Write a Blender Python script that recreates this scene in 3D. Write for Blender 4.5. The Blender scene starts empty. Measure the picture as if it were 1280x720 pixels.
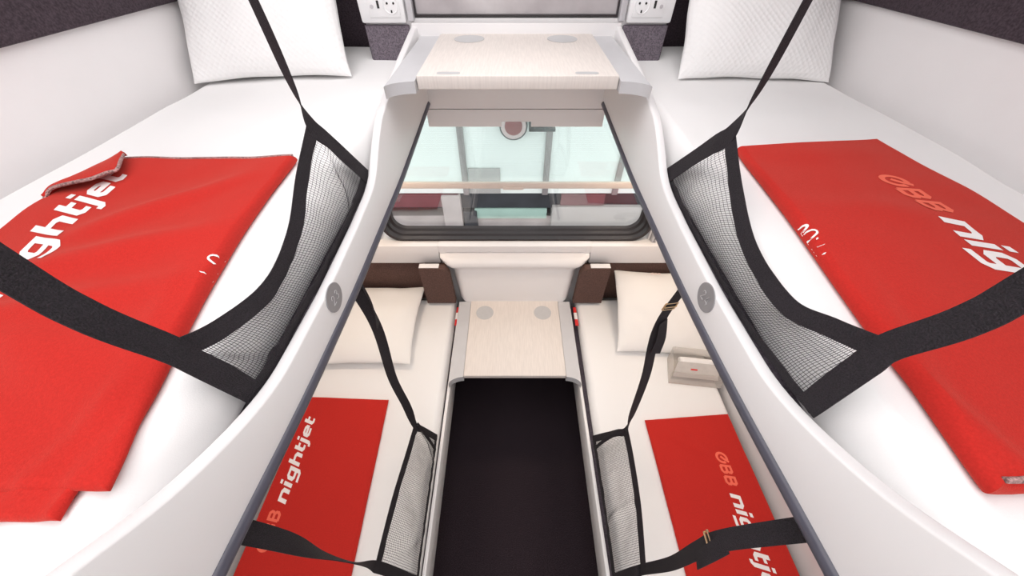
import bpy, bmesh, math, random
from mathutils import Vector, Matrix, noise
random.seed(4)
C = bpy.context.scene.collection
PI = math.pi

# ------------------------------------------------------------------ materials
def mat(name, col, rough=.5, metal=0., var=0., vscale=40., bump=0., bscale=200., bkind='noise', col2=None, stretch=None, spec=None):
    m = bpy.data.materials.new(name); m.use_nodes = True
    nt = m.node_tree; b = nt.nodes['Principled BSDF']
    b.inputs['Base Color'].default_value = (*col, 1)
    b.inputs['Roughness'].default_value = rough
    b.inputs['Metallic'].default_value = metal
    if spec is not None: b.inputs['Specular IOR Level'].default_value = spec
    tc = nt.nodes.new('ShaderNodeTexCoord'); vec = tc.outputs['Object']
    if stretch:
        mp = nt.nodes.new('ShaderNodeMapping'); mp.inputs['Scale'].default_value = stretch
        nt.links.new(vec, mp.inputs['Vector']); vec = mp.outputs['Vector']
    if var > 0 or col2:
        n = nt.nodes.new('ShaderNodeTexNoise'); n.inputs['Scale'].default_value = vscale; n.inputs['Detail'].default_value = 5
        nt.links.new(vec, n.inputs['Vector'])
        r = nt.nodes.new('ShaderNodeValToRGB')
        lo = [max(0, c*(1-var)) for c in col]; hi = list(col2) if col2 else [min(1, c*(1+var)) for c in col]
        r.color_ramp.elements[0].position = .32; r.color_ramp.elements[1].position = .68
        r.color_ramp.elements[0].color = (*lo, 1); r.color_ramp.elements[1].color = (*hi, 1)
        nt.links.new(n.outputs['Fac'], r.inputs['Fac']); nt.links.new(r.outputs['Color'], b.inputs['Base Color'])
    if bump > 0:
        if bkind == 'noise':
            t = nt.nodes.new('ShaderNodeTexNoise'); t.inputs['Scale'].default_value = bscale; t.inputs['Detail'].default_value = 3; out = t.outputs['Fac']
        elif bkind == 'cells':
            t = nt.nodes.new('ShaderNodeTexVoronoi'); t.inputs['Scale'].default_value = bscale; t.inputs['Randomness'].default_value = .12; out = t.outputs['Distance']
        else:
            t = nt.nodes.new('ShaderNodeTexWave'); t.inputs['Scale'].default_value = bscale; t.bands_direction = bkind; out = t.outputs['Fac']
        bv = tc.outputs['Object']
        if bkind == 'cells':
            rm = nt.nodes.new('ShaderNodeMapping'); rm.inputs['Rotation'].default_value = (0, 0, PI/4); nt.links.new(bv, rm.inputs['Vector']); bv = rm.outputs['Vector']
        nt.links.new(bv, t.inputs['Vector'])
        bp = nt.nodes.new('ShaderNodeBump'); bp.inputs['Strength'].default_value = bump; bp.inputs['Distance'].default_value = .002
        nt.links.new(out, bp.inputs['Height']); nt.links.new(bp.outputs['Normal'], b.inputs['Normal'])
    return m

M = {}
M['laminate'] = mat('white_laminate', (.80, .785, .785), .38, var=.01, vscale=6)
M['panel'] = mat('white_side_panel', (.80, .79, .79), .32, var=.008, vscale=5)
M['wallpanel'] = mat('white_wall_panel', (.80, .78, .78), .45, var=.012, vscale=9)
M['ceiling'] = mat('white_ceiling', (.85, .85, .85), .6, var=.01, vscale=4)
M['sheet'] = mat('white_sheet', (.86, .855, .85), .9, bump=.12, bscale=900)
M['pillow'] = mat('white_dimpled_cotton', (.86, .855, .85), .9, bump=.9, bscale=95, bkind='cells')
M['plainpillow'] = mat('white_plain_cotton', (.87, .86, .845), .9, bump=.15, bscale=700)
M['darkfelt'] = mat('dark_plum_felt', (.050, .034, .044), .95, var=.45, vscale=260, bump=.4, bscale=500)
M['greyfelt'] = mat('grey_plum_felt', (.15, .125, .15), .95, var=.4, vscale=300, bump=.4, bscale=500)
M['brown'] = mat('brown_upholstery', (.105, .056, .045), .9, var=.3, vscale=300, bump=.4, bscale=600)
M['carpet'] = mat('dark_carpet', (.036, .026, .032), .98, var=.6, vscale=330, bump=.6, bscale=450, spec=.1)
M['wood'] = mat('pale_maple', (.745, .69, .645), .58, var=.05, vscale=16, stretch=(14, 1.2, 1))
M['tray'] = mat('grey_plastic', (.56, .56, .575), .35, var=.02, vscale=20)
M['disc'] = mat('grey_disc', (.30, .295, .305), .5, var=.02, vscale=50)
M['discline'] = mat('pale_numeral', (.62, .61, .62), .5, var=.02, vscale=50)
M['inlay'] = mat('grey_inlay', (.52, .52, .525), .4, var=.02, vscale=50)
M['rubber'] = mat('charcoal_rubber', (.075, .074, .098), .34, var=.06, vscale=40)
M['gasket'] = mat('black_gasket', (.020, .016, .018), .33, var=.1, vscale=30)
M['red'] = mat('red_fleece', (.52, .026, .020), .95, var=.07, vscale=420, bump=.3, bscale=900, spec=.12)
b_ = M['red'].node_tree.nodes['Principled BSDF']; b_.inputs['Sheen Weight'].default_value = .30; b_.inputs['Sheen Roughness'].default_value = .45; b_.inputs['Sheen Tint'].default_value = (1, .42, .32, 1)
M['white_print'] = mat('white_print', (.88, .84, .83), .85, var=.02, vscale=100)
M['coral_print'] = mat('coral_print', (.88, .15, .09), .85, var=.03, vscale=100)
M['hem'] = mat('grey_pink_overlock_thread', (.33, .20, .19), .9, var=.75, vscale=420)
M['webbing'] = mat('black_webbing', (.014, .010, .014), .85, var=.75, vscale=700, bump=.8, bscale=700)
M['thread'] = mat('black_net_thread', (.020, .017, .021), .8, var=.1, vscale=50)
M['brass'] = mat('brushed_brass', (.72, .52, .32), .28, 1., var=.05, vscale=60)
M['plastic'] = mat('white_plastic', (.84, .84, .845), .28, var=.01, vscale=20)
M['hole'] = mat('black_hole', (.012, .012, .012), .6, var=.1, vscale=50)
M['alu'] = mat('satin_aluminium', (.60, .59, .61), .35, .4, var=.03, vscale=30)
M['silver'] = mat('blotchy_silver_pane', (.40, .37, .38), .42, .25, var=.0, vscale=9, col2=(.56, .535, .54))
M['tagred'] = mat('red_tag', (.72, .03, .03), .7, var=.03, vscale=50)
M['packet'] = mat('pale_grey_packet', (.60, .565, .535), .55, var=.05, vscale=40)
M['tissue'] = mat('white_tissue', (.86, .85, .84), .9, var=.02, vscale=40)
M['blindbar'] = mat('beige_bar', (.66, .585, .54), .45, var=.03, vscale=30)
M['o_white'] = mat('outside_pale_teal_wall', (.80, .86, .845), .8, var=.03, vscale=3)
M['o_grey'] = mat('outside_grey_steel', (.23, .21, .215), .6, var=.06, vscale=6)
M['o_box'] = mat('outside_grey_cabinet', (.40, .39, .385), .7, var=.03, vscale=6)
M['o_maroon'] = mat('outside_maroon', (.13, .05, .06), .7, var=.15, vscale=5)
M['o_dark'] = mat('outside_dark_steel', (.025, .028, .036), .7, var=.3, vscale=5)
M['o_mint'] = mat('outside_mint_paint', (.34, .50, .45), .7, var=.1, vscale=4)
M['o_conc'] = mat('outside_concrete', (.42, .385, .385), .9, var=.12, vscale=4)
M['o_ground'] = mat('outside_ballast', (.34, .31, .31), .95, var=.25, vscale=25)
M['o_sign'] = mat('outside_sign_red', (.20, .035, .04), .6, var=.03, vscale=6)
M['o_pink'] = mat('outside_pale_ring', (.55, .45, .45), .6, var=.03, vscale=6)

def glassy(name, tint, gloss, fac, rough=.02, extra=None):
    m = bpy.data.materials.new(name); m.use_nodes = True; nt = m.node_tree; nt.nodes.clear()
    o = nt.nodes.new('ShaderNodeOutputMaterial'); t = nt.nodes.new('ShaderNodeBsdfTransparent'); t.inputs[0].default_value = (*tint, 1)
    g = nt.nodes.new('ShaderNodeBsdfGlossy'); g.inputs['Color'].default_value = (*gloss, 1); g.inputs['Roughness'].default_value = rough
    mx = nt.nodes.new('ShaderNodeMixShader'); mx.inputs[0].default_value = fac
    nt.links.new(t.outputs[0], mx.inputs[1]); nt.links.new(g.outputs[0], mx.inputs[2])
    last = mx
    if extra:
        d = nt.nodes.new('ShaderNodeBsdfTranslucent'); d.inputs[0].default_value = (*extra[0], 1)
        d2 = nt.nodes.new('ShaderNodeBsdfDiffuse'); d2.inputs[0].default_value = (*extra[0], 1)
        a = nt.nodes.new('ShaderNodeMixShader'); a.inputs[0].default_value = .5
        nt.links.new(d.outputs[0], a.inputs[1]); nt.links.new(d2.outputs[0], a.inputs[2])
        m2 = nt.nodes.new('ShaderNodeMixShader')
        tc = nt.nodes.new('ShaderNodeTexCoord'); w = nt.nodes.new('ShaderNodeTexWave'); w.bands_direction = 'Z'; w.inputs['Scale'].default_value = extra[2]
        mr = nt.nodes.new('ShaderNodeMapRange'); mr.inputs['To Min'].default_value = extra[1]-.03; mr.inputs['To Max'].default_value = extra[1]+.03
        nt.links.new(tc.outputs['Object'], w.inputs['Vector']); nt.links.new(w.outputs['Fac'], mr.inputs['Value']); nt.links.new(mr.outputs[0], m2.inputs[0])
        nt.links.new(mx.outputs[0], m2.inputs[1]); nt.links.new(a.outputs[0], m2.inputs[2]); last = m2
    nt.links.new(last.outputs[0], o.inputs[0])
    return m
M['glass'] = glassy('window_glass', (.965, .97, .97), (1, 1, 1), .07)
M['blind'] = glassy('translucent_blind', (.955, 1., .995), (1, 1, 1), .0, extra=((.86, .95, .935), .08, 60.))
M['clear'] = glassy('clear_plastic', (.95, .94, .93), (1, 1, 1), .10, .08, extra=((.85, .83, .80), .22, 3.))

# ------------------------------------------------------------------ mesh helpers
class MB:
    def __init__(s): s.v = []; s.f = []
    def add(s, vs, fs):
        n = len(s.v); s.v += [tuple(v) for v in vs]; s.f += [tuple(i+n for i in f) for f in fs]; return s
    def box(s, x0, x1, y0, y1, z0, z1, r=0., seg=2):
        bm = bmesh.new(); bmesh.ops.create_cube(bm, size=1)
        for v in bm.verts: v.co = Vector(((x0+x1)/2+v.co.x*(x1-x0), (y0+y1)/2+v.co.y*(y1-y0), (z0+z1)/2+v.co.z*(z1-z0)))
        if r > 0: bmesh.ops.bevel(bm, geom=bm.edges[:], offset=r, segments=seg, affect='EDGES', profile=.5)
        s.bm(bm); return s
    def bm(s, bm):
        bm.verts.index_update(); s.add([v.co[:] for v in bm.verts], [[v.index for v in f.verts] for f in bm.faces]); bm.free(); return s
    def prism(s, pts, axis, a, b):
        """closed outline pts (2D) extruded along axis from a to b"""
        def P(p, w): return {'x': (w, p[0], p[1]), 'y': (p[0], w, p[1]), 'z': (p[0], p[1], w)}[axis]
        n = len(pts); s.add([P(p, a) for p in pts]+[P(p, b) for p in pts],
            [tuple(range(n))[::-1], tuple(range(n, 2*n))]+[(i, (i+1) % n, n+(i+1) % n, n+i) for i in range(n)]); return s
    def tube(s, path, r, n=8, closed=False, rx=None):
        path = [Vector(p) for p in path]; m = len(path); base = len(s.v); vs = []; fs = []; up = None
        for i, p in enumerate(path):
            a = path[i-1] if (i or closed) else path[0]; b = path[(i+1) % m] if (i < m-1 or closed) else path[-1]
            t = (b-a).normalized()
            if up is None: up = Vector((0, 0, 1)) if abs(t.z) < .9 else Vector((1, 0, 0))
            sd = t.cross(up).normalized(); up = sd.cross(t).normalized()
            for k in range(n):
                q = 2*PI*k/n; vs.append(p+sd*math.cos(q)*(rx or r)+up*math.sin(q)*r)
        for i in range(m if closed else m-1):
            for k in range(n):
                j = (i+1) % m; fs.append((i*n+k, i*n+(k+1) % n, j*n+(k+1) % n, j*n+k))
        if not closed: fs += [tuple(range(n))[::-1], tuple((m-1)*n+k for k in range(n))]
        return s.add(vs, fs)
    def ribbon(s, path, wdirs, width, th=.0016):
        """strip of webbing: box section swept along path; wdirs = width direction per point"""
        P = [Vector(p) for p in path]; m = len(P); vs = []; fs = []
        for i, p in enumerate(P):
            t = (P[min(i+1, m-1)]-P[max(i-1, 0)]).normalized(); w = Vector(wdirs[i]); w = (w-t*w.dot(t)).normalized(); n = t.cross(w)
            wd = width[i] if isinstance(width, (list, tuple)) else width
            for a, b in ((-.5, -.5), (-.17, -.62), (.17, -.62), (.5, -.5), (.5, .5), (.17, .62), (-.17, .62), (-.5, .5)): vs.append(p+w*wd*a+n*th*b)
        for i in range(m-1):
            for k in range(8): fs.append((i*8+k, i*8+(k+1) % 8, i*8+8+(k+1) % 8, i*8+8+k))
        fs += [tuple(range(8))[::-1], tuple((m-1)*8+k for k in range(8))]
        return s.add(vs, fs)
    def disc(s, c, u, w, r, th, n=32):
        c = Vector(c); u = Vector(u).normalized(); w = Vector(w).normalized(); k = u.cross(w)
        vs = [c+u*r*math.cos(2*PI*i/n)+w*r*math.sin(2*PI*i/n)+k*d for d in (0, th) for i in range(n)]
        return s.add(vs, [tuple(range(n))[::-1], tuple(range(n, 2*n))]+[(i, (i+1) % n, n+(i+1) % n, n+i) for i in range(n)])
    def build(s, name, m, parent=None, smooth=True, sub=0):
        me = bpy.data.meshes.new(name); me.from_pydata(s.v, [], s.f); me.update()
        bm = bmesh.new(); bm.from_mesh(me); bmesh.ops.recalc_face_normals(bm, faces=bm.faces); bm.to_mesh(me); bm.free()
        o = bpy.data.objects.new(name, me); C.objects.link(o)
        for mm in (m if isinstance(m, (list, tuple)) else [m]): me.materials.append(mm)
        if smooth:
            for p in me.polygons: p.use_smooth = True
            try: me.set_sharp_from_angle(angle=math.radians(42))
            except Exception: pass
        if sub:
            md = o.modifiers.new('s', 'SUBSURF'); md.levels = md.render_levels = sub
        if parent:
            o.parent = parent; o.matrix_parent_inverse = Matrix.Translation(-Vector(parent.location))
        return o

def tag(o, label=None, cat=None, group=None, kind=None):
    if label: o['label'] = label
    if cat: o['category'] = cat
    if group: o['group'] = group
    if kind: o['kind'] = kind
    return o
def empty(name, loc, label, cat, group=None):
    o = bpy.data.objects.new(name, None); C.objects.link(o); o.location = loc; o.empty_display_size = .05
    return tag(o, label, cat, group)
def struct(name, mb, m, parent=None, smooth=True):
    o = mb.build(name, m, parent, smooth)
    if not parent: o['kind'] = 'structure'
    return o
def nz(x, y, z=0.): return noise.noise(Vector((x, y, z)))
def lerp(a, b, t): return a+(b-a)*t
def interp(tab, y):
    if y <= tab[0][0]: return tab[0][1]
    for (a, za), (b, zb) in zip(tab, tab[1:]):
        if y <= b:
            return lerp(za, zb, (y-a)/(b-a))
    return tab[-1][1]
def smoothtab(tab, w=.025):
    return lambda y: sum(interp(tab, y+d*w) for d in (-1, -.66, -.33, 0, .33, .66, 1))/7
def spline(pts, n=12):
    P = [Vector(p) for p in pts]; P = [P[0]*2-P[1]]+P+[P[-1]*2-P[-2]]; out = []
    for i in range(1, len(P)-2):
        for k in range(n):
            t = k/n; a, b, c, d = P[i-1:i+3]
            out.append(.5*((2*b)+(c-a)*t+(2*a-5*b+4*c-d)*t*t+(-a+3*b-3*c+d)*t**3))
    return out+[P[-2]]

def edgespace(n, L, r):
    k = max(4, int(n*.25)); e = min(.45, r/L)
    a = [e*(1-math.cos(PI/2*i/k)) for i in range(k)]
    m = n-2*k
    return a+[lerp(e, 1-e, i/m) for i in range(m+1)]+[1-x for x in reversed(a)]

class Cloth:
    """closed rounded slab over a quadrilateral footprint, P(s,t) -> (x,y)"""
    def __init__(s, quad, zb, th, r, wr=None, flat=.0, base=None, bow=0.):
        s.base = base or (lambda x, y: 0.); s.bow = bow
        s.q = quad; s.zb = zb; s.th = th; s.r = r; s.wr = wr or (lambda x, y: 0.); s.flat = flat
        d = lambda a, b: math.hypot(a[0]-b[0], a[1]-b[1])
        s.L = (d(quad[0], quad[1])+d(quad[3], quad[2]))/2; s.W = (d(quad[0], quad[3])+d(quad[1], quad[2]))/2
    def P(s, a, b):
        q = s.q; x = [lerp(lerp(q[0][i], q[1][i], a), lerp(q[3][i], q[2][i], a), b) for i in (0, 1)]
        x[0] += s.bow*math.sin(PI*a)*(1-b)**2
        return x
    def prof(s, a, b):
        e = min(a*s.L, (1-a)*s.L, b*s.W, (1-b)*s.W)
        k = max(0., min(1., e/s.r)); return math.sqrt(max(0., 1-(1-k)**2))
    def top(s, a, b):
        x, y = s.P(a, b); p = s.prof(a, b); m = s.zb+s.th*s.flat
        return Vector((x, y, m+(s.zb+s.th-m)*p+s.wr(x, y)*min(1, p)+s.base(x, y)))
    def mb(s, nu, nv):
        U = edgespace(nu, s.L, s.r); V = edgespace(nv, s.W, s.r); vs = []; fs = []; idx = {}
        nu, nv = len(U), len(V)
        for i, a in enumerate(U):
            for j, b in enumerate(V):
                idx[i, j] = len(vs); vs.append(s.top(a, b))
        bot = {}
        for i, a in enumerate(U):
            for j, b in enumerate(V):
                if i in (0, nu-1) or j in (0, nv-1): bot[i, j] = idx[i, j]
                else:
                    x, y = s.P(a, b); m = s.zb+s.th*s.flat; bot[i, j] = len(vs); vs.append((x, y, m-(m-s.zb)*s.prof(a, b)+s.base(x, y)))
        for i in range(nu-1):
            for j in range(nv-1):
                fs.append((idx[i, j], idx[i+1, j], idx[i+1, j+1], idx[i, j+1])); fs.append((bot[i, j], bot[i, j+1], bot[i+1, j+1], bot[i+1, j]))
        return MB().add(vs, fs)

# ------------------------------------------------------------------ room shell
YW, WX, ZC, YB = 1.25, .90, 2.36, -1.0
struct('floor', MB().box(-WX-.05, WX+.05, YB, YW+.2, -.06, 0), M['carpet'])
struct('ceiling', MB().box(-WX-.05, WX+.05, YB, YW+.2, ZC, ZC+.05), M['ceiling'])
struct('wall_left', MB().box(-WX-.05, -WX, YB, YW+.2, 0, ZC), M['wallpanel'])
struct('wall_right', MB().box(WX, WX+.05, YB, YW+.2, 0, ZC), M['wallpanel'])
struct('wall_back', MB().box(-WX-.05, WX+.05, YB-.05, YB, 0, ZC), M['wallpanel'])
# window wall: lower solid, sides of the window, plus box above that carries the upper pane
ww = MB(); BX = .44
ww.box(-WX, WX, YW, YW+.06, 0, .836)
ww.box(-WX, -.62, YW, YW+.06, .836, 1.42); ww.box(.62, WX, YW, YW+.06, .836, 1.42)
ww.box(-BX, BX, YW, YW+.15, 1.42, 1.662)
ww.box(-BX, -.315, YW, YW+.15, 1.662, ZC); ww.box(.315, BX, YW, YW+.15, 1.662, ZC)
ww.box(-.315, .315, YW, YW+.15, 2.2, ZC)
ww.box(-WX, WX, YW+.0, YW+.15, 1.395, 1.42)
ww.box(-WX, -BX, YW+.14, YW+.2, 1.42, ZC); ww.box(BX, WX, YW+.14, YW+.2, 1.42, ZC)
struct('wall_window', ww, M['laminate'])
# boards behind the upper shelf
tb = MB(); tb.box(-.302, .302, YW-.024, YW-.0175, 1.4225, 1.655, .002)
struct('trim_1', tb, M['laminate'])
tb2 = MB()
xs0, xs1, xn0, xn1 = -.302, .302, -.048, .054
tb2.prism([(xs0, 1.364), (xn0, 1.364), (xn0, 1.381), (xn1, 1.381), (xn1, 1.364), (xs1, 1.364), (xs1, 1.4205), (xs0, 1.4205)], 'y', YW-.024, YW-.0175)
struct('trim_2', tb2, M['laminate'], smooth=False)
# dark felt linings of the upper berths
for nm, sx in (('wall_left_felt', -1), ('wall_right_felt', 1)):
    m_ = MB().box(*sorted((sx*(WX-.014), sx*WX)), YB+.01, YW+.13, 1.712, ZC-.01, .006)
    o = struct('trim_3' if sx < 0 else 'trim_4', m_, M['darkfelt'])
for k, sx in ((5, -1), (6, 1)):
    struct('trim_%d' % k, MB().box(*sorted((sx*(BX+.004), sx*(WX-.018))), YW+.115, YW+.14, 1.44, ZC-.01, .006), M['darkfelt'])
    struct('trim_%d' % (k+2), MB().box(*sorted((sx*.312, sx*(BX+.002))), YW-.012, YW, 1.47, 1.648, .004), M['greyfelt'])
    struct('trim_%d' % (k+4), MB().box(*sorted((sx*(BX), sx*(BX+.004))), YW-.008, YW+.14, 1.47, ZC-.02, .001), M['darkfelt'])
# sill and moulded lower wall
struct('trim_11', MB().box(-WX+.002, -.352, YW-.052, YW, .735, .842, .006).box(.352, WX-.002, YW-.052, YW, .735, .842, .006).box(-.36, .36, YW-.05, YW, .80, .842, .006), M['laminate'])
# central moulded apron above the lower table: bulge with a slot, then a tapering recessed face
bk = MB()
prof_ = [(1.206, .843), (1.199, .840), (1.199, .826), (1.208, .824), (1.208, .797), (1.198, .795), (1.180, .790), (1.158, .781), (1.148, .766), (1.150, .750), (1.160, .738), (1.162, .72), (1.154, .64), (1.147, .60), (1.143, .515)]
ns = 40; vs = []; fs = []
def halfw(z):
    if z > .78: return .348
    if z > .72: return lerp(.296, .348, ((z-.72)/.06)**.6)
    return lerp(.279, .296, (z-.515)/.205)
for (y, z) in prof_:
    for i in range(ns+1):
        s_ = -1+2*i/ns; x = halfw(z)*s_
        yy = y
        if y == 1.208 and abs(x) > .325: yy = 1.199
        ed = max(0, abs(s_)-.86)/.14
        yy = yy+ed*ed*max(0, 1.20-yy)*.7
        vs.append((x, yy, z))
n1 = ns+1
for r in range(len(prof_)-1):
    for i in range(ns): fs.append((r*n1+i, r*n1+i+1, (r+1)*n1+i+1, (r+1)*n1+i))
nv_ = len(vs)
for (y, z) in prof_:
    vs.append((-halfw(z), 1.249, z)); vs.append((halfw(z), 1.249, z))
for r in range(len(prof_)-1):
    a, b = nv_+2*r, nv_+2*r+2
    fs += [(r*n1, (r+1)*n1, b, a), (r*n1+ns, a+1, b+1, (r+1)*n1+ns), (a, b, b+1, a+1)]
fs.append(tuple(range(ns+1))+(nv_+1, nv_)); fs.append(tuple((len(prof_)-1)*n1+i for i in range(ns+1))[::-1]+(nv_+2*len(prof_)-2, nv_+2*len(prof_)-1))
struct('trim_12', MB().add(vs, fs), M['laminate'])
# brown headboard upholstery at the lower berths (set back)
for k, sx in ((13, -1), (14, 1)):
    struct('trim_%d' % k, MB().box(*sorted((sx*.36, sx*(WX-.004))), YW-.035, YW-.001, .46, .734, .006), M['brown'])

# ------------------------------------------------------------------ lower window
def rrect(cx, cz, hw, hh, r, n=8):
    pts = []
    for q, (sx, sz) in enumerate(((1, 1), (-1, 1), (-1, -1), (1, -1))):
        for k in range(n+1):
            a = PI/2*q+PI/2*k/n; pts.append((cx+sx*(hw-r)+r*math.cos(a), cz+sz*(hh-r)+r*math.sin(a)))
    return pts
wc = (.008, 1.143); rings = []
for (ins, y) in ((0, YW-.008), (.006, YW-.016), (.018, YW-.016), (.022, YW+.004), (.030, YW+.008), (.034, YW+.024), (.044, YW+.030), (.048, YW+.045)):
    rings.append([(x, y, z) for x, z in rrect(wc[0], wc[1], .608-ins, .307-ins, .085-ins*.6)])
nr = len(rings[0]); gv = [p for r in rings for p in r]; gf = []
for r in range(len(rings)-1):
    for i in range(nr): gf.append((r*nr+i, r*nr+(i+1) % nr, (r+1)*nr+(i+1) % nr, (r+1)*nr+i))
back = len(gv); gv += [(x, YW+.05, z) for x, _, z in rings[0]]
for i in range(nr): gf.append((i, back+i, back+(i+1) % nr, (i+1) % nr)); gf.append((back+i, (len(rings)-1)*nr+i, (len(rings)-1)*nr+(i+1) % nr, back+(i+1) % nr))
win = MB().add(gv, gf).build('window_1', M['gasket']); win['kind'] = 'structure'
MB().box(-.56, .576, YW+.046, YW+.052, .87, 1.41).build('pane', M['glass'], win)
# translucent roller blind with its bottom bar
bl = empty('roller_blind', (0, YW+.03, 1.1), 'translucent pale teal roller blind half drawn in the lower window', 'blind')
MB().box(-.556, .572, YW+.0335, YW+.0345, 1.112, 1.41).build('blind_fabric', M['blind'], bl)
MB().box(-.558, .574, YW+.022, YW+.040, 1.091, 1.117, .003).build('bottom_bar', M['blindbar'], bl)
MB().box(-.05, .035, YW+.016, YW+.0225, 1.089, 1.104, .002).build('pull_grip', M['blindbar'], bl)
# upper pane, closed with a silver sheet
w2 = MB()
w2.box(-.312, -.294, YW-.014, YW+.05, 1.657, 2.2, .003).box(.294, .312, YW-.014, YW+.05, 1.657, 2.2, .003)
w2 = w2.build('window_2', M['alu']); w2['kind'] = 'structure'
MB().box(-.294, .294, YW+.004, YW+.012, 1.664, 1.670).box(-.294, -.289, YW+.004, YW+.012, 1.670, 2.2).box(.289, .294, YW+.004, YW+.012, 1.670, 2.2).build('gasket', M['gasket'], w2)
MB().box(-.294, .294, YW+.012, YW+.03, 1.664, 2.2).build('silver_pane', M['silver'], w2)

# ------------------------------------------------------------------ sockets beside the upper pane
for sx, side in ((-1, 'left'), (1, 'right')):
    po = empty('power_outlet', (sx*.375, YW-.004, 1.65), 'white socket plate above the %s corner of the upper table' % side, 'socket', 'socket plates above the upper berths')
    MB().box(*sorted((sx*.316, sx*.444)), YW-.020, YW, 1.653, 1.755, .006).build('faceplate', M['plastic'], po)
    x0, x1 = sorted((sx*.328, sx*.415))
    MB().box(x0, x1, YW-.023, YW-.018, 1.667, 1.724, .002).build('module_frame', M['plastic'], po)
    cx = sx*.351; cz = 1.696
    sk = MB().tube([(cx+.0205*math.cos(a*PI/16), YW-.023, cz+.0205*math.sin(a*PI/16)) for a in range(32)], .0018, 6, True).build('socket', M['plastic'], po)
    MB().disc((cx-.009, YW-.0232, cz+.003), (1, 0, 0), (0, 0, 1), .0028, .0012, 12).disc((cx+.009, YW-.0232, cz+.003), (1, 0, 0), (0, 0, 1), .0028, .0012, 12).box(cx-.002, cx+.002, YW-.0244, YW-.0228, cz-.018, cz-.012).build('pin_hole', M['hole'], sk)
    MB().box(sx*.386-.003, sx*.386+.003, YW-.0245, YW-.022, 1.688, 1.705).build('usb_slot', M['hole'], po)
    MB().disc((sx*.404, YW-.0232, 1.692), (1, 0, 0), (0, 0, 1), .0045, .0022, 16).build('button', M['alu'], po)
# small grey bracket right of the lower window
br = MB().box(.628, .636, YW-.03, YW, .845, .905, .002).box(.64, .648, YW-.03, YW, .845, .905, .002).box(.628, .648, YW-.006, YW, .845, .905).build('wall_bracket', M['tray'])
tag(br, 'small grey wall bracket beside the right corner of the lower window', 'bracket')

# ------------------------------------------------------------------ folding tables
def tray(sx, xi, xo, yf, yb, z1, z0, dish):
    """side tray with a convex rounded front end, shallow dish"""
    o = []
    for k in range(13):
        t = k/12; a = t*PI/2
        o.append((xi+(xo-xi)*math.sin(a)**1.15, yf+.035*(1-0)*(math.cos(a))**1.0-.0))
    pts = [(sx*x, y) for x, y in o]+[(sx*xo, yb), (sx*xi, yb)]
    return MB().prism(pts, 'z', z0, z1)
ut = empty('folding_table', (0, 1.05, 1.60), 'pale wooden table shelf between the two upper berths, under the silver pane', 'table')
MB().box(-.2215, .2215, .843, 1.236, 1.603, 1.630, .0025).build('tabletop', M['wood'], ut)
for sx in (-1, 1):
    tray(sx, .223, .280, .792, 1.236, 1.624, 1.600, 0).build('side_tray', M['tray'], ut)
    MB().disc((sx*.130-.002, 1.165, 1.6303), (1, 0, 0), (0, 1, 0), .042, .0006, 40).build('cup_inlay', M['inlay'], ut)
    MB().prism([(sx*.153+x, .862+z) for x, z in rrect(0, 0, .026, .0085, .0082, 6)], 'z', 1.6295, 1.6306).build('finger_grip', M['inlay'], ut)
MB().box(-.286, .286, 1.2365, 1.2385+.0, 1.603, 1.652, .0006).build('back_ledge', M['laminate'], ut)
lt = empty('folding_table', (0, .92, .49), 'pale wooden table between the two lower berths, above the carpet', 'table')
MB().box(-.2215, .2215, .722, 1.145, .497, .520, .0025).build('tabletop', M['wood'], lt)
for sx in (-1, 1):
    tray(sx, .223, .283, .685, 1.145, .514, .478, 0).build('side_tray', M['tray'], lt)
    MB().disc((sx*.144-.004, 1.068, .5203), (1, 0, 0), (0, 1, 0), .043, .0006, 40).build('cup_inlay', M['inlay'], lt)

# brown padded head rests beside the lower table
for sx, side in ((-1, 'left'), (1, 'right')):
    hp = empty('head_pad', (sx*.38, 1.17, .515), 'brown padded block %s of the lower table, rounded at its top inner corner' % side, 'pad', 'brown head pads at the lower table')
    pts = [(.445, .515), (.445, .760)]
    pts += [(.352+.0*k+.045*math.sin(PI/2*k/8)*-1+.0, .715+.045*math.cos(PI/2*k/8)) for k in range(9)]
    pts += [(.300, .515)]
    y0, y1 = 1.135, 1.166
    m_ = MB().prism([(sx*x, z) for x, z in pts], 'y', y0, y1)
    m_.box(*sorted((sx*.33, sx*.445)), 1.166, 1.213, .515, .726, .004)
    m_.build('cushion', M['brown'], hp, smooth=False)
    MB().box(*sorted((sx*.352, sx*.444)), y0+.003, y1, .7605, .764, .0015).build('top_cap', M['laminate'], hp)

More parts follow.
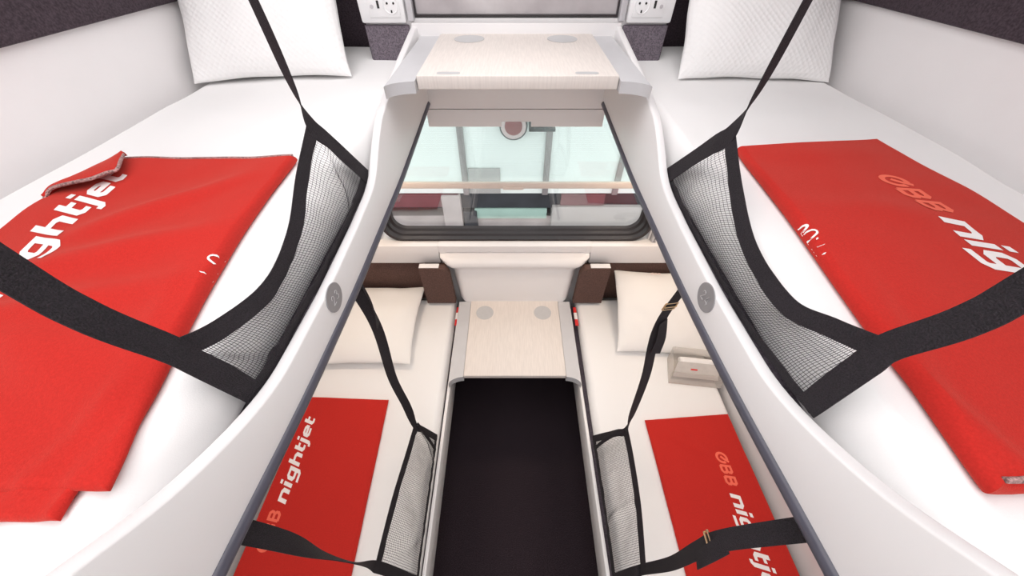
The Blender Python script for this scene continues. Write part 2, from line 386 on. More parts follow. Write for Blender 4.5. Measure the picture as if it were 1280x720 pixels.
# ------------------------------------------------------------------ berths
zt = smoothtab([(-1, 1.66), (-.15, 1.655), (-.05, 1.632), (.012, 1.594), (.045, 1.562), (.095, 1.531), (.15, 1.506), (.2, 1.492), (.34, 1.486), (.5, 1.490), (.6, 1.497), (.645, 1.51), (.69, 1.54), (.753, 1.574), (.90, 1.604), (1.25, 1.650)], .022)
zbt = smoothtab([(-1, 1.472), (-.1, 1.462), (.02, 1.452), (.2, 1.432), (.4, 1.421), (.77, 1.421), (1.0, 1.432), (1.2, 1.444), (1.25, 1.446)], .06)
XI, XO = .288, .305
def numeral(parent, sx, digits):
    strokes = {'2': [[(-.3, .5), (-.2, .85), (.1, .98), (.35, .8), (.35, .45), (-.35, -.55), (.42, -.55)]],
               '3': [[(-.3, .75), (0, .98), (.3, .8), (.32, .5), (0, .25), (.34, .0), (.32, -.35), (0, -.55), (-.34, -.38)]],
               '4': [[(.1, .98), (-.4, -.15), (.42, -.15)], [(.2, .25), (.2, -.6)]]}
    m_ = MB(); h = .0105
    for i, d in enumerate(digits):
        for st in strokes[d]:
            path = []
            for (a, b) in st:
                u = (a+(-.5 if i == 0 else .5)*1.25)*h; w = (b-.2)*h
                path.append((sx*(XI-.0024), .348+u*(-sx)*(-1 if False else 1)*(1), 1.468+w))
            m_.tube(path, .00045, 5)
    m_.build('numeral', M['discline'], parent)
berth_labels = {(-1, 'u'): 'upper left berth with a wavy white side panel marked 23', (1, 'u'): 'upper right berth with a wavy white side panel marked 24',
                (-1, 'l'): 'lower left berth with a straight white edge board along the carpet', (1, 'l'): 'lower right berth with a straight white edge board along the carpet'}
for sx in (-1, 1):
    b = empty('bunk_berth', (sx*.6, .2, 1.425), berth_labels[sx, 'u'], 'berth', 'upper berths')
    ys = [YB+.01]+[-.9+.05*i for i in range(14)]+[-.2+.0125*i for i in range(115)]; ys = sorted(set(round(y, 4) for y in ys if y < 1.236))+[1.2365]
    vs = []; fs = []
    for y in ys:
        a, t = zbt(y), zt(y); c = .003
        for x, z in ((XI, a), (XI, t-c), (XI+.001, t-.001), (XI+.003, t), (XO-.003, t), (XO-.001, t-.001), (XO, t-c), (XO, a)): vs.append((sx*x, y, z))
    for i in range(len(ys)-1):
        for k in range(8): fs.append((i*8+k, i*8+(k+1) % 8, i*8+8+(k+1) % 8, i*8+8+k))
    fs += [tuple(range(8)), tuple((len(ys)-1)*8+k for k in range(8))[::-1]]
    MB().add(vs, fs).build('side_panel', M['panel'], b)
    py = [y for y in ys if y <= 1.222]
    MB().tube([(sx*(XI+.002), y, zbt(y)-.001) for y in py], .0085, 12, rx=.0085).build('edge_trim', M['rubber'], b)
    d = MB().disc((sx*XI, .348, 1.468), (0, -sx, 0), (0, 0, 1), .0235, .0016 , 40)
    # disc extrudes toward the aisle
    dd = d.build('number_disc', M['disc'], b)
    numeral(dd, sx, '23' if sx < 0 else '24')
    MB().box(*sorted((sx*.309, sx*(WX-.002))), YB+.01, YW-.001, 1.426, 1.462, .003).build('berth_base', M['greyfelt'], b)
    # lower
    l = empty('bunk_berth', (sx*.6, .2, 0), berth_labels[sx, 'l'], 'berth', 'lower berths')
    MB().box(*sorted((sx*.280, sx*.293)), YB+.01, 1.134, .350, .478, .004).build('edge_board', M['panel'], l)
    MB().box(*sorted((sx*.2935, sx*(WX-.002))), YB+.01, 1.20, .352, .412, .004).build('seat_base', M['greyfelt'], l)
    MB().box(*sorted((sx*.46, sx*(WX-.002))), YB+.01, 1.20, .0, .3515).build('plinth', M['darkfelt'], l)

# ------------------------------------------------------------------ mattresses
def wrk(amp, f, ax=1., ay=1., seed=0., ridges=()):
    def g(x, y):
        v = amp*(nz(x*f*ax+seed, y*f*ay, seed)+.5*nz(x*f*2.3*ax, y*f*2.1*ay, seed+5))
        for (x0, y0, dx, dy, w, h, ln) in ridges:
            L = math.hypot(dx, dy); ux, uy = dx/L, dy/L; px, py = x-x0, y-y0; al = px*ux+py*uy; ac = -px*uy+py*ux
            if 0 < al < ln: v += h*math.exp(-(ac/w)**2)*math.sin(PI*al/ln)
        return v
    return g
mat_z = {}
for sx, side in ((-1, 'left'), (1, 'right')):
    hem = [(sx*.45, 1.30, sx*1, -.15, .02, .006, .42), (sx*.42, 1.12, sx*1., .1, .012, .0035, .4), (sx*.40, .02, sx*.25, .2, .012, .004, .25), (sx*.36, .05, sx*.1, .4, .012, .003, .3), (sx*.372, .20, sx*.06, -.3, .009, .006, .36), (sx*.345, .16, sx*.05, -.3, .008, .005, .3), (sx*.40, .04, sx*.2, -.25, .016, .006, .25), (sx*.5, .8, sx*.5, .12, .015, .003, .4)]
    def wu(x, y, g=wrk(.0045, 4., 1, 1, 3.+sx, hem)): return g(x, y)+max(0, (y-1.12)/.24)**1.5*.03*(1 if abs(x) < .75 else .4)
    c_ = Cloth([(sx*.323, -.9), (sx*.325, 1.362), (sx*.882, 1.362), (sx*.882, -.9)], 1.463, .087, .032, wu, .33)
    mat_z[sx, 'u'] = wu
    o = c_.mb(150, 46).build('mattress', M['sheet']); o.location = (0, 0, 0)
    tag(o, 'white sheeted mattress on the upper %s berth' % side, 'mattress', 'mattresses on the upper berths')
    lows = [(sx*.35, .62, sx*1, .03, .01, .002, .5), (sx*.34, .86, sx*.2, .3, .01, .003, .3), (sx*.40, .3, sx*.1, .6, .02, .003, .6)]
    root = empty('mattress', (sx*.6, .1, .413), 'white sheeted mattress on the lower %s berth, striped tag at its corner' % side, 'mattress', 'mattresses on the lower berths')
    xin = lambda s_: s_
    q = [(-.279, -.9), (-.309, 1.19), (-.88, 1.19), (-.88, -.9)] if sx < 0 else [(.300, -.9), (.326, 1.19), (.88, 1.19), (.88, -.9)]
    q = [(-.298, -.9), (-.305, 1.19), (-.88, 1.19), (-.88, -.9)] if sx < 0 else [(.302, -.9), (.322, 1.19), (.88, 1.19), (.88, -.9)]
    mat_z[sx, 'l'] = wrk(.003, 5., 1, 1, 9+sx, lows)
    c_ = Cloth(q, .413, .082, .03, mat_z[sx, 'l'], .5)
    c_.mb(130, 40).build('sheeted_body', M['sheet'], root)
    x0 = .296 if sx < 0 else .316
    t_ = MB().box(*sorted((sx*(x0-.014), sx*(x0+.002))), 1.012, 1.128, .486, .490, .001).build('pull_tag', M['tagred'], root); t_['label'] = 'red tag with white stripe'
    MB().box(*sorted((sx*(x0-.0142), sx*(x0+.0022))), 1.050, 1.092, .4858, .4906, .001).build('stripe', M['white_print'], t_)

# ------------------------------------------------------------------ pillows
def pillow_mb(w, h, th, seed, n=52):
    vs = []; fs = []; idx = {}
    for side in (1, -1):
        for i in range(n+1):
            for j in range(n+1):
                u, v = -1+2*i/n, -1+2*j/n
                u, v = math.copysign(1-(1-abs(u))**1.5, u), math.copysign(1-(1-abs(v))**1.5, v)
                edge = i in (0, n) or j in (0, n)
                if side < 0 and edge: idx[side, i, j] = idx[1, i, j]; continue
                x = u*w/2*(1-.05*(1-v*v)+.018*nz(v*2.2+seed, 3.1, seed)); y = v*h/2*(1-.05*(1-u*u)+.018*nz(u*2.2+seed, 7.7, seed))
                p = ((1-abs(u)**2.2)*(1-abs(v)**2.2))**.5
                m = min(1-abs(u), 1-abs(v))
                cr = .007*nz(u*1.6+seed, v*1.6, seed)*min(1, m*5)+.003*nz(u*3.4+seed, v*3.0, seed+4)*min(1, m*8)
                z = side*(th/2*p)+cr*(1 if side > 0 else .3)+.006*nz(u*2+seed, v*2+9, seed)*(1-p)
                idx[side, i, j] = len(vs); vs.append((x, y, z))
    for side in (1, -1):
        for i in range(n):
            for j in range(n):
                f = (idx[side, i, j], idx[side, i+1, j], idx[side, i+1, j+1], idx[side, i, j+1]); fs.append(f if side > 0 else f[::-1])
    return MB().add(vs, fs)
def place(o, loc, rx, rz, ry=0):
    o.location = loc; o.rotation_euler = (rx, ry, rz)
# (width, height, thick, loc, tilt, turn, material, label)
R_ = math.radians
pl = [(.41, .41, .125, (-.690, 1.195, 1.718), R_(52), R_(9), 'pillow', 'dimpled white pillow leaning at the head of the upper left berth'),
      (.41, .41, .125, (.665, 1.200, 1.714), R_(52), R_(-3), 'pillow', 'dimpled white pillow leaning at the head of the upper right berth'),
      (.42, .43, .085, (-.672, .985, .548), R_(5), R_(0), 'plainpillow', 'plain white pillow lying flat on the lower left berth'),
      (.42, .41, .095, (.690, 1.018, .594), R_(22), R_(-4), 'plainpillow', 'plain white pillow propped on the lower right berth with faint print')]
pobs = []
for i, (w, h, th, loc, rx, rz, mm, lab) in enumerate(pl):
    o = pillow_mb(w, h, th, 2.3*i+1).build('pillow', M[mm]); place(o, loc, rx, rz); tag(o, lab, 'pillow', 'pillows at the berth heads'); pobs.append(o)
# ------------------------------------------------------------------ lettering
def arc(cx, cy, rx, ry, a0, a1, n=20): return [(cx+rx*math.cos(R_(lerp(a0, a1, k/n))), cy+ry*math.sin(R_(lerp(a0, a1, k/n)))) for k in range(n+1)]
GL = {'n': ([[(.13, 0), (.13, .87), (.58, .87), (.75, .72), (.75, 0)]], 1.02),
      'i': ([[(.13, 0), (.13, 1.0)], [(.13, 1.2), (.13, 1.48)]], .42),
      'g': ([[(.75, .13), (.27, .13), (.13, .27), (.13, .73), (.27, .87), (.75, .87), (.75, -.25), (.62, -.38), (.05, -.38)]], 1.02),
      'h': ([[(.13, 0), (.13, 1.48)], [(.13, .87), (.58, .87), (.75, .72), (.75, 0)]], 1.02),
      't': ([[(.13, 1.36), (.13, .27), (.27, .13), (.52, .13)], [(.13, .87), (.52, .87)]], .66),
      'j': ([[(.13, 1.0), (.13, -.25), (.02, -.38), (-.14, -.38)], [(.13, 1.2), (.13, 1.48)]], .42),
      'e': ([[(.13, .5), (.75, .5), (.75, .73), (.61, .87), (.27, .87), (.13, .73), (.13, .27), (.27, .13), (.75, .13)]], 1.02),
      'B': ([[(.13, .12), (.13, .88), (.55, .88), (.68, .76), (.66, .62), (.55, .52), (.13, .52)], [(.55, .52), (.70, .40), (.70, .24), (.56, .12), (.13, .12)]], .92),
      'O': ([arc(.5, .5, .40, .40, 70, 390, 26), [(.40, .42), (.62, .66), (.62, .66), (.80, .98)]], 1.06)}
def stroke_strip(poly, w):
    """mitred strip of a 2D polyline, resampled so it can follow cloth"""
    P = [Vector(p) for p in poly]; out = []
    for i, p in enumerate(P):
        d0 = (p-P[i-1]).normalized() if i else None; d1 = (P[i+1]-p).normalized() if i < len(P)-1 and (P[i+1]-p).length > 1e-6 else None
        if d0 is not None and d0.length < .5: d0 = None
        if d0 is None and d1 is None: continue
        if d0 is None: d0 = d1
        if d1 is None: d1 = d0
        n0 = Vector((-d0.y, d0.x)); n1 = Vector((-d1.y, d1.x)); b = (n0+n1)
        b = b.normalized() if b.length > .1 else n0; k = 1/max(.5, b.dot(n0))
        out.append((p+b*w/2*k, p-b*w/2*k))
    res = [out[0]]
    for a, b in zip(out, out[1:]):
        L = max((a[0]-b[0]).length, (a[1]-b[1]).length); m = max(1, int(L/.12))
        for k in range(1, m+1): res.append((a[0].lerp(b[0], k/m), a[1].lerp(b[1], k/m)))
    return res
def write(mb, word, mapper, sa, sb, w, slant, a0, b0, gap=0.):
    x = 0.; dz = 0.
    for ch in word:
        st, adv = GL[ch]
        for poly in st:
            S = stroke_strip(poly, w); vs = []; fs = []; NC = 3
            for (l, r) in S:
                for k in range(NC+1):
                    p = l.lerp(r, k/NC); vs.append(mapper(a0+(x+p.x+slant*p.y)*sa, b0+p.y*sb, .0007+dz))
            for i in range(len(S)-1):
                for k in range(NC): fs.append((i*(NC+1)+k, (i+1)*(NC+1)+k, (i+1)*(NC+1)+k+1, i*(NC+1)+k+1))
            mb.add(vs, fs); dz += .00002
        x += adv+gap
    return a0+x*sa

# ------------------------------------------------------------------ blankets
def blanket(quad, zb, th, seed, amp, label, a_logo, a_word, b_base, group, small=None, ridges=(), sx=1, fold=None, wordscale=(.0455, .034), lv='u', skew=0., bow=0.):
    c_ = Cloth(quad, zb, th, .010, wrk(amp, 6., 1, 1, seed, ridges), .35, mat_z[sx, lv], bow)
    root = empty('blanket', (sum(p[0] for p in quad)/4, sum(p[1] for p in quad)/4, zb), label, 'blanket', group)
    c_.mb(110, 70).build('fleece', M['red'], root)
    def mp(a, b, dz): 
        p = c_.top(min(.995, max(.005, a/c_.L)), min(.995, max(.0, b/c_.W))); p.z += dz; return p
    m1 = MB(); write(m1, 'OBB', mp, .040, .043, .20, .20, a_logo, b_base); o = m1.build('coral_lettering', M['coral_print'], root, smooth=False)
    m2 = MB(); write(m2, 'nightjet', lambda a, b, dz: mp(a, b+skew*(a-a_word), dz), wordscale[0], wordscale[1], .27, .22, a_word, b_base); m2.build('white_lettering', M['white_print'], root, smooth=False)
    if small:
        m3 = MB()
        for poly in small:
            S = stroke_strip([(p[0], max(-.002, p[1]-.010)) for p in poly], .0028); vs = []; fs = []
            for l, r in S: vs += [mp(l.x, l.y, .0016), mp(r.x, r.y, .0016)]
            for i in range(len(S)-1): fs.append((2*i, 2*i+1, 2*i+3, 2*i+2))
            m3.add(vs, fs)
        m3.build('edge_lettering', M['white_print'], root, smooth=False)
    return root, c_, mp
gU, gL = 'red blankets on the upper berths', 'red blankets on the lower berths'
def smallword(a):
    # tops of the letters that show above the blanket's folded edge
    return [arc(a+.006, .004, .006, .010, 150, 15, 10), arc(a+.022, .004, .008, .015, 165, 10, 10), [(a+.033, .006), (a+.034, .016)], [(a+.044, .004), (a+.047, .016), (a+.050, .004)], [(a+.057, .004), (a+.062, .014)]]
UL, ulc, ulm = blanket([(-.336, .066), (-.414, .612), (-.754, .606), (-.718, .058)], 1.5505, .017, 1.2, .0065, 'crumpled red blanket on the upper left berth, one corner folded back', .046, .190, .228, gU,
    [arc(.262, .004, .008, .016, 150, 20, 8), [(.232, .004), (.236, .017), (.246, .004)]],
    ridges=[(-.40, .40, -.25, -.12, .022, .011, .3), (-.38, .30, -.30, -.10, .02, .010, .32), (-.37, .18, -.3, .06, .025, .010, .3), (-.44, .56, -.2, -.22, .02, .009, .3), (-.35, .12, -.25, .1, .02, .009, .3)], sx=-1, wordscale=(.0474, .035), skew=.16, bow=-.018)
UR, urc, urm = blanket([(.424, .650), (.366, .064), (.745, .060), (.712, .682)], 1.5505, .020, 5.7, .003, 'smooth red blanket on the upper right berth', .135, .262, .200, gU, smallword(.262),
    ridges=[(.44, .60, .25, .03, .03, .004, .25), (.40, .45, .3, -.05, .03, .004, .3)])
LL, llc, llm = blanket([(-.502, .040), (-.524, .620), (-.862, .634), (-.862, .040)], .4955, .016, 8.1, .003, 'red blanket on the lower left berth under the left berth panel', .072, .205, .270, gL, wordscale=(.0475, .030), lv='l', skew=.03,
    ridges=[(-.56, .3, -.05, .25, .03, .003, .25)], sx=-1)
LR, lrc, lrm = blanket([(.517, .537), (.520, -.035), (.866, -.03), (.858, .562)], .4955, .016, 3.3, .003, 'red blanket on the lower right berth, in front of the clear box', .135, .272, .222, gL, lv='l',
    ridges=[(.55, .50, .2, -.12, .015, .004, .2), (.62, .52, .12, -.15, .012, .003, .16)], sx=1)
# under layer of the upper left blanket showing at its near edge
lo = Cloth([(-.358, .046), (-.376, .22), (-.66, .22), (-.70, .040)], 1.5497, .010, .006, wrk(.001, 9., 1, 1, 4.4), .4, mat_z[-1, 'u'])
lo.mb(40, 40).build('under_layer', M['red'], UL)
# overlock stitching along the far edges
def edge_path(c_, pts, lift=.002):
    out = []
    for a, b in pts:
        p = c_.top(a, b); p.z += lift; out.append(p)
    return out
MB().tube(edge_path(ulc, [(.994, k/60*.95+.01) for k in range(61)], .001), .0026, 6).build('hem_stitching', M['hem'], UL)
MB().tube(edge_path(urc, [(.988, k/60*.9+.02) for k in range(61)], .001), .0026, 6).build('hem_stitching', M['hem'], UR)
# folded-back corner of the upper left blanket
fc = [Vector(p) for p in ((-.700, .585, 1.580), (-.677, .552, 1.583), (-.660, .523, 1.584), (-.669, .514, 1.584), (-.679, .496, 1.584), (-.697, .488, 1.583), (-.717, .481, 1.581), (-.733, .476, 1.577), (-.736, .462, 1.570))]
oc = [Vector(p) for p in ((-.714, .602, 1.572), (-.724, .590, 1.572), (-.731, .575, 1.572), (-.736, .560, 1.571), (-.738, .540, 1.571), (-.740, .520, 1.570), (-.741, .505, 1.569), (-.741, .488, 1.568), (-.738, .465, 1.567))]
A_ = spline(fc, 6); B_ = spline(oc, 6); vs = []; fs = []; nk = 8
for a, b in zip(A_, B_):
    for k in range(nk+1):
        t = k/nk; p = a.lerp(b, t); p.z += .006*math.sin(PI*t); vs.append(p)
for i in range(len(A_)-1):
    for k in range(nk): fs.append((i*(nk+1)+k, (i+1)*(nk+1)+k, (i+1)*(nk+1)+k+1, i*(nk+1)+k+1))
fo = MB().add(vs, fs).build('folded_corner', M['red'], UL)
md = fo.modifiers.new('t', 'SOLIDIFY'); md.thickness = .004; md.offset = 0
MB().tube([p+Vector((0, 0, .001)) for p in A_], .0026, 6).build('hem_stitching', M['hem'], fo)

# ------------------------------------------------------------------ safety nets
def net(label, bot, top, straps, cell, webw, group, sag=.006, seed=0., creases=(), botw=None, rows=20, endw=None, tr=.00031, cross=None):
    """bot/top: lists of points from far to near; straps: list of (points, width dirs, widths)"""
    nb = 60; B = spline(bot, 24); T = spline(top, 24)
    def along(P, u): 
        f = u*(len(P)-1); i = min(int(f), len(P)-2); return P[i].lerp(P[i+1], f-i)
    L = sum((B[i+1]-B[i]).length for i in range(len(B)-1)); H = max((along(B, u)-along(T, u)).length for u in (0, .25, .5, .75, 1))
    sgn = 1 if B[0].x > 0 else -1
    def S(u, v):
        b, t = along(B, u), along(T, u); p = b.lerp(t, v)
        m = math.sin(PI*min(1, max(0, v)))*math.sin(PI*min(1, max(0, u)))**.5
        d = sag*m+.006*nz(u*7+seed, v*2.5, seed)*m+.003*nz(u*19+seed, v*4, seed+3)*m
        for (u0, v0, u1, v1, w, h) in creases:
            L2 = (u1-u0)**2+(v1-v0)**2; q = max(0, min(1, ((u-u0)*(u1-u0)+(v-v0)*(v1-v0))/L2))
            dd = math.hypot(u-u0-q*(u1-u0), (v-v0-q*(v1-v0))*.3); d += h*math.exp(-(dd/w)**2)*m
        return p+Vector((-sgn*d, 0, d*.35))
    root = empty('safety_net', tuple((B[0]+B[-1])/2), label, 'net', group)
    nu, nv = max(8, int(L/cell)), rows; th = MB()
    for i in range(nu+1):
        th.tube([S(i/nu, j/(nv)) for j in range(nv+1)], tr, 4)
    for j in range(nv+1):
        th.tube([S(i/nu, j/nv) for i in range(0, nu+1, 1)], tr, 4)
    th.build('mesh_panel', M['thread'], root)
    # webbing border: top, near and far ends, gathered bottom
    K = 48
    off = Vector((-sgn*.0012, 0, .0004))
    m_ = MB(); us = [i/K for i in range(K+1)]
    pt = [S(u, 1)+off for u in us]; wt = [S(u, 1)-S(u, .8) for u in us]
    m_.ribbon([p-w.normalized()*webw*.42 for p, w in zip(pt, wt)], wt, webw); m_.build('top_webbing', M['webbing'], root)
    bw = botw or webw*.8
    m_ = MB(); pb = [S(u, 0)+off*1.4+Vector((-sgn*.002*nz(u*30, seed), 0, .0025*nz(u*22+3, seed))) for u in us]; wb = [S(u, .2)-S(u, 0) for u in us]
    m_.ribbon([p+w.normalized()*bw*.35 for p, w in zip(pb, wb)], wb, bw); m_.build('bottom_webbing', M['webbing'], root)
    for uu, s_, st in ((0, 1, straps[0]), (1, -1, straps[1])):
        pts, wds, wid = st[:3]; vsn = [0, .25, .5, .75, .97]
        du = [(S(uu+s_*.08, v)-S(uu, v)).normalized() for v in vsn]
        P0 = [S(uu, v)+off*2.2+d*webw*.3 for v, d in zip(vsn, du)]
        W0 = [Vector(w).normalized() for w in wds[1:]]
        if W0[0].dot(du[-1]) < 0: W0 = [-w for w in W0]
        P = spline(P0+[Vector(p) for p in pts[1:]], 10); W = spline(du+W0, 10)
        if endw and uu == 0: wid = [lerp(endw, wid, min(1, max(0, (i-34)/12))) for i in range(len(P))]
        s_ = MB().ribbon(P, W, wid).build('strap', M['webbing'], root)
        if len(st) > 3:
            for kind, dat in st[3]:
                w0 = wid
                if kind == 'buckle':
                    f = dat; i = int(f*(len(P)-1)); p = P[i]; t = (P[min(i+1, len(P)-1)]-P[i-1]).normalized(); w = W[i]; w = (w-t*w.dot(t)).normalized(); n = t.cross(w)
                    hw = wid*.62; hl = .009; bb = MB()
                    for c2 in (-1, 0, 1): bb.tube([p+t*hl*c2-w*hw+n*.002*(c2 == 0), p+t*hl*c2+w*hw+n*.002*(c2 == 0)], .0016, 6)
                    for c2 in (-1, 1): bb.tube([p-t*hl+w*hw*c2, p+t*hl+w*hw*c2], .0016, 6)
                    bb.build('buckle', M['brass'], s_)
                else:
                    MB().ribbon(spline(dat[0], 8), spline(dat[1], 8), dat[2]).build('strap_tail', M['webbing'], s_)
    if cross:
        u0, v0, u1, v1 = cross; q = [S(lerp(u0, u1, k/10), lerp(v0, v1, k/10))+off*5 for k in range(11)]
        MB().ribbon(q, [Vector((0, .6, .8))]*11, .011).build('cross_strap', M['webbing'], root)
    return root
gN = 'black mesh safety nets of the upper berths'; gM = 'black mesh safety nets of the lower berths'
net('black mesh net along the inner edge of the upper left berth',
    [(-.310, .648, 1.504), (-.309, .52, 1.491), (-.309, .38, 1.487), (-.309, .26, 1.488), (-.310, .172, 1.488)],
    [(-.338, .568, 1.645), (-0.3302, 0.4656, 1.6081), (-0.3236, 0.3800, 1.5707), (-0.3201, 0.2929, 1.5581), (-0.3266, 0.2171, 1.5766), (-.334, .168, 1.602)],
    [([(-.336, .570, 1.640), (-.342, .571, 1.70), (-.345, .571, 1.80), (-.36, .572, 2.05), (-.38, .575, 2.355)], [(-.3, .95, 0), (-.7, .6, 0), (-.75, .55, 0), (-.5, .8, 0), (0, 1, 0)], .025),
     ([(-.333, .168, 1.592), (-.340, .163, 1.66), (-.35, .163, 1.73), (-.365, .163, 2.0), (-.38, .16, 2.355)], [(-.2, .9, .2), (0, 1, 0), (-.1, 1, 0), (-.2, 1, 0), (0, 1, 0)], .025)],
    .0041, .021, gN, seed=1.5, endw=.032, creases=[(.02, .9, .25, .1, .03, .012), (.93, .9, .80, .05, .03, -.012)])
net('black mesh net along the inner edge of the upper right berth',
    [(.310, .655, 1.502), (.3085, .52, 1.491), (.3085, .38, 1.488), (.3085, .26, 1.490), (.3085, .150, 1.508)],
    [(.334, .545, 1.642), (0.3255, 0.4462, 1.5936), (0.3186, 0.3515, 1.5613), (0.3149, 0.2551, 1.5619), (0.3238, 0.2075, 1.5863), (.332, .165, 1.612)],
    [([(.332, .546, 1.638), (.340, .540, 1.70), (.345, .537, 1.80), (.36, .54, 2.05), (.38, .54, 2.355)], [(.3, .95, 0), (.7, .6, 0), (.75, .55, 0), (.5, .8, 0), (0, 1, 0)], .025),
     ([(.330, .163, 1.605), (.338, .160, 1.66), (.345, .160, 1.72), (.365, .16, 2.0), (.38, .16, 2.355)], [(.2, .9, .2), (0, 1, 0), (.1, 1, 0), (.2, 1, 0), (0, 1, 0)], .025)],
    .0041, .021, gN, seed=4.2, endw=.034, botw=.011, creases=[(.05, .9, .18, .1, .03, .007), (.25, .8, .6, .2, .05, .003)])
net('black mesh net along the inner edge of the lower left berth',
    [(-.304, .475, .505), (-.302, .36, .500), (-.302, .2, .500), (-.300, .04, .502)],
    [(-.338, .442, .715), (-.342, .34, .735), (-.340, .2, .79), (-.334, .055, .835)],
    [([(-.336, .444, .700), (-.336, .446, .85), (-.336, .449, 1.02), (-.312, .45, 1.25), (-.322, .45, 1.425)], [(.6, .8, .2), (1, .5, 0), (1, .15, 0), (1, .1, 0), (1, .2, 0)], .024,
      [('tail', ([(-.306, .452, 1.405), (-.297, .446, 1.34), (-.300, .438, 1.27)], [(-.8, .5, 0), (-.6, .8, 0), (0, 1, 0)], .022))]),
     ([(-.333, .058, .825), (-.336, .06, .93), (-.332, .06, 1.1), (-.315, .06, 1.3), (-.322, .06, 1.43)], [(-.9, .4, 0), (-.95, .3, 0), (-.9, .45, 0), (-.1, 1, 0), (.2, 1, 0)], .024)],
    .0050, .026, gM, rows=40, tr=.00042, cross=(.0, .97, .16, .06), seed=7.7, creases=[(.02, .95, .3, .05, .03, .014), (.75, .1, .95, .9, .05, .014)])
net('black mesh net along the inner edge of the lower right berth',
    [(.300, .470, .508), (.302, .36, .500), (.302, .2, .500), (.296, .045, .505)],
    [(.368, .424, .722), (.362, .33, .735), (.352, .2, .735), (.338, .058, .705)],
    [([(.366, .424, .712), (.352, .424, .85), (.325, .422, 1.08), (.296, .43, 1.28), (.318, .44, 1.425)], [(1, .6, .2), (1, .4, 0), (1, .2, 0), (1, .3, 0), (1, .3, 0)], .024,
      [('buckle', .93), ('tail', ([(.300, .428, 1.30), (.312, .424, 1.24), (.314, .420, 1.19)], [(.8, .5, 0), (1, .2, 0), (1, 0, 0)], .022))]),
     ([(.336, .058, .712), (.318, .06, .95), (.285, .062, 1.18), (.272, .062, 1.30), (.322, .06, 1.43)], [(.3, 1, 0), (.1, 1, 0), (0, 1, 0), (0, 1, 0), (0, 1, 0)], .024,
      [('buckle', .83), ('tail', ([(.272, .058, 1.30), (.262, .050, 1.26), (.262, .046, 1.22)], [(0, 1, 0), (.2, 1, 0), (.3, 1, 0)], .022))])],
    .0050, .026, gM, rows=40, tr=.00042, cross=(.02, .95, .14, .08), seed=2.9, creases=[(.02, .95, .16, .05, .03, .016), (.62, .95, .68, .1, .03, .010)])

# ------------------------------------------------------------------ clear plastic box on the lower right berth
bx = empty('plastic_box', (.76, .77, .4955), 'clear plastic box with a folded grey packet on the lower right berth', 'box')
e1 = Vector((.985, -.12, 0)).normalized(); e2 = Vector((.25, .96, 0)).normalized(); o0 = Vector((.662, .700, .4985)); BW, BD, BH = .215, .125, .060
def bp(a, b, z): return o0+e1*a+e2*b+Vector((0, 0, z))
def sheetq(mb, q, t=.0012):
    n = (q[1]-q[0]).cross(q[3]-q[0]).normalized()*t
    mb.add([p for p in q]+[p+n for p in q], [(0, 1, 2, 3), (7, 6, 5, 4), (0, 4, 5, 1), (1, 5, 6, 2), (2, 6, 7, 3), (3, 7, 4, 0)])
m_ = MB()
sheetq(m_, [bp(0, 0, 0), bp(BW, 0, 0), bp(BW, BD, 0), bp(0, BD, 0)])
sheetq(m_, [bp(0, 0, 0), bp(BW, 0, 0), bp(BW, .03, BH*.8), bp(0.01, .03, BH*.8)])
sheetq(m_, [bp(0, BD, 0), bp(BW, BD, 0), bp(BW, BD+.02, BH*1.15), bp(0.01, BD+.02, BH*1.15)])
sheetq(m_, [bp(0, 0, 0), bp(0, BD, 0), bp(.005, BD+.02, BH*1.15), bp(.005, .03, BH*.8)])
sheetq(m_, [bp(BW, 0, 0), bp(BW, BD, 0), bp(BW, BD+.02, BH*1.15), bp(BW, .03, BH*.8)])
m_.build('box_shell', M['clear'], bx, smooth=False)
m_ = MB()
sheetq(m_, [bp(.012, .030, .010), bp(BW-.012, .030, .010), bp(BW-.012, .085, .047), bp(.03, .085, .047)], .006)
pk = m_.build('packet', M['packet'], bx, smooth=False)
m_ = MB(); nrm = (bp(BW-.012, .030, .010)-bp(.012, .030, .010)).cross(bp(.03, .085, .047)-bp(.012, .030, .010)).normalized()
q = [bp(.085, .058, .0288), bp(.113, .058, .0288), bp(.113, .063, .0322), bp(.085, .063, .0322)]
sheetq(m_, [p+nrm*.0064 for p in q], .0006); m_.build('red_mark', M['tagred'], pk, smooth=False)
ts = Cloth([tuple(bp(.04, .075, 0)[:2]), tuple(bp(BW-.02, .075, 0)[:2]), tuple(bp(BW-.02, BD-.006, 0)[:2]), tuple(bp(.04, BD-.006, 0)[:2])], .5005, .05, .02, wrk(.006, 22., 1, 1, 3), .4)
ts.mb(24, 24).build('tissue', M['tissue'], bx)

# faint print near the upper edge of the lower right pillow
pp = pobs[3]; m_ = MB()
def pmap(a, b, dz):
    x = a; y = b; u = x/.21; v = y/.215
    p = max(0, (1-abs(u)**2.6)*(1-abs(v)**2.6))**.55
    return Vector((x, y, .0475*p+.0035+dz))
write(m_, 'OBB', pmap, .017, .013, .14, .2, -.045, .172)
fp = m_.build('faint_print', mat('faint_coral_print', (.86, .66, .60), .9, var=.02), None, smooth=False); fp.parent = pp

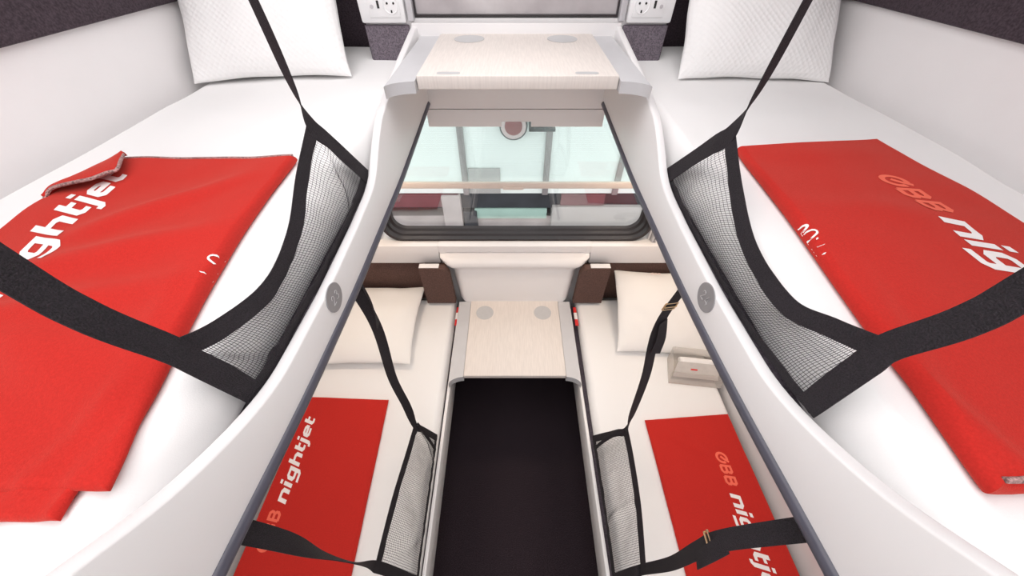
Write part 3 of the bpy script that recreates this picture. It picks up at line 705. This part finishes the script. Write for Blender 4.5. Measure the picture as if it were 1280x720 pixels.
# ------------------------------------------------------------------ outside the lower window
GZ = -1.15
g = MB().box(-6, 6, 1.7, 9, GZ-.1, GZ).build('ground', M['o_ground']); g['kind'] = 'structure'
wg = empty('railway_wagon', (0, 3.2, GZ), 'pale teal railway wagon standing outside, seen through the lower window', 'wagon')
MB().box(-4, 4, 3.0, 5.2, -.02, 2.2, .01).build('wagon_wall', M['o_white'], wg)
for x in (-.462, .312, 1.0, -1.2): MB().box(x-.028, x+.028, 2.975, 3.0, -.02, 2.2, .004).build('post', M['o_grey'], wg)
MB().box(-.425, -.125, 2.985, 3.0, -.01, .255, .003).build('notice_panel', M['o_box'], wg)
MB().box(-4, 4, 3.02, 5.1, -.20, -.02).build('sill_beam', M['o_dark'], wg)
MB().box(-4, -.55, 2.99, 3.02, -.17, -.025).box(.48, .92, 2.99, 3.02, -.15, -.025).build('skirt', M['o_maroon'], wg)
MB().box(-.40, .35, 3.0, 3.05, -.32, -.20, .005).build('mint_beam', M['o_mint'], wg)
MB().box(-.52, -.38, 2.98, 3.2, -.50, -.22, .01).build('battery_box', M['o_dark'], wg)
MB().box(-.72, -.53, 2.96, 3.3, -.70, -.03, .01).build('support_column', M['o_conc'], wg)
MB().box(-4, 4, 3.05, 3.2, -.60, -.32).build('frame_beam', M['o_conc'], wg)
MB().box(.40, 1.6, 2.97, 3.2, -.46, -.16, .01).build('pale_locker', M['o_box'], wg)
MB().box(-4, 4, 3.2, 5.0, GZ, -.6).build('bogie', M['o_conc'], wg)
pf = MB().box(-6, 6, 2.2, 2.96, GZ, GZ+.42, .02).build('platform_edge', M['o_conc']); tag(pf, 'low concrete platform edge outside below the pale wagon', 'platform')
sg = empty('round_sign', (0, 2.9, .64), 'round maroon sign with pale ring hanging outside the lower window', 'sign')
MB().tube([(-.0, 2.94, .66+.0), (-.0, 2.97, .66)], .118, 40).build('rim', M['o_dark'], sg)
MB().disc((0, 2.939, .66), (1, 0, 0), (0, 0, 1), .106, .002, 40).build('pale_ring', M['o_pink'], sg)
MB().disc((0, 2.936, .66), (1, 0, 0), (0, 0, 1), .074, .002, 40).build('sign_face', M['o_sign'], sg)
MB().box(.13, .168, 2.90, 2.97, .632, .9).box(.13, .35, 2.90, 2.97, .632, .652).box(-.01, .15, 2.95, 2.972, .74, .80).build('bracket', M['o_dark'], sg)

# ------------------------------------------------------------------ lights
def area(name, loc, rot, sx, sy, power, col=(1, 1, 1), spread=PI):
    l = bpy.data.lights.new(name, 'AREA'); l.shape = 'RECTANGLE'; l.size = sx; l.size_y = sy; l.energy = power; l.color = col; l.spread = spread
    o = bpy.data.objects.new(name, l); C.objects.link(o); o.location = loc; o.rotation_euler = rot; return o
area('ceiling_lamp', (-.16, .2, ZC-.02), (0, 0, 0), 1.2, 1.9, 17.5, (1, .985, .985))
area('back_fill', (0, YB+.03, 1.75), (R_(90), 0, 0), 1.6, 1.0, 6.5, (.97, .98, 1))  # unseen fill added before the closed back wall, brightens faces turned towards it
for sx in (-1, 1):
    area('reading_lamp', (sx*.60, 1.05, 1.41), (R_(-8), 0, 0), .3, .12, 2.8, (1, .80, .62))
    area('berth_lamp', (sx*.62, .2, 1.415), (0, 0, 0), .3, .9, 2.2, (1, .95, .90))
w = bpy.data.worlds.new('World'); bpy.context.scene.world = w; w.use_nodes = True
bg = w.node_tree.nodes['Background']; bg.inputs[0].default_value = (1, .99, .985, 1); bg.inputs[1].default_value = 1.9

# ------------------------------------------------------------------ camera
cam = bpy.data.cameras.new('camera'); co = bpy.data.objects.new('camera', cam); C.objects.link(co)
co.location = (-.0125, 0, 1.87); co.rotation_euler = (R_(90)-math.atan(470/430), 0, 0)
cam.sensor_width = 36; cam.lens = 430/1280*36; cam.clip_start = .01
s = bpy.context.scene; s.camera = co
s.view_settings.view_transform = 'Standard'; s.view_settings.look = 'None'; s.view_settings.gamma = 1; s.view_settings.use_curve_mapping = False
s.view_settings.exposure = -.08
s.cycles.max_bounces = 14; s.cycles.diffuse_bounces = 7; s.cycles.transparent_max_bounces = 16
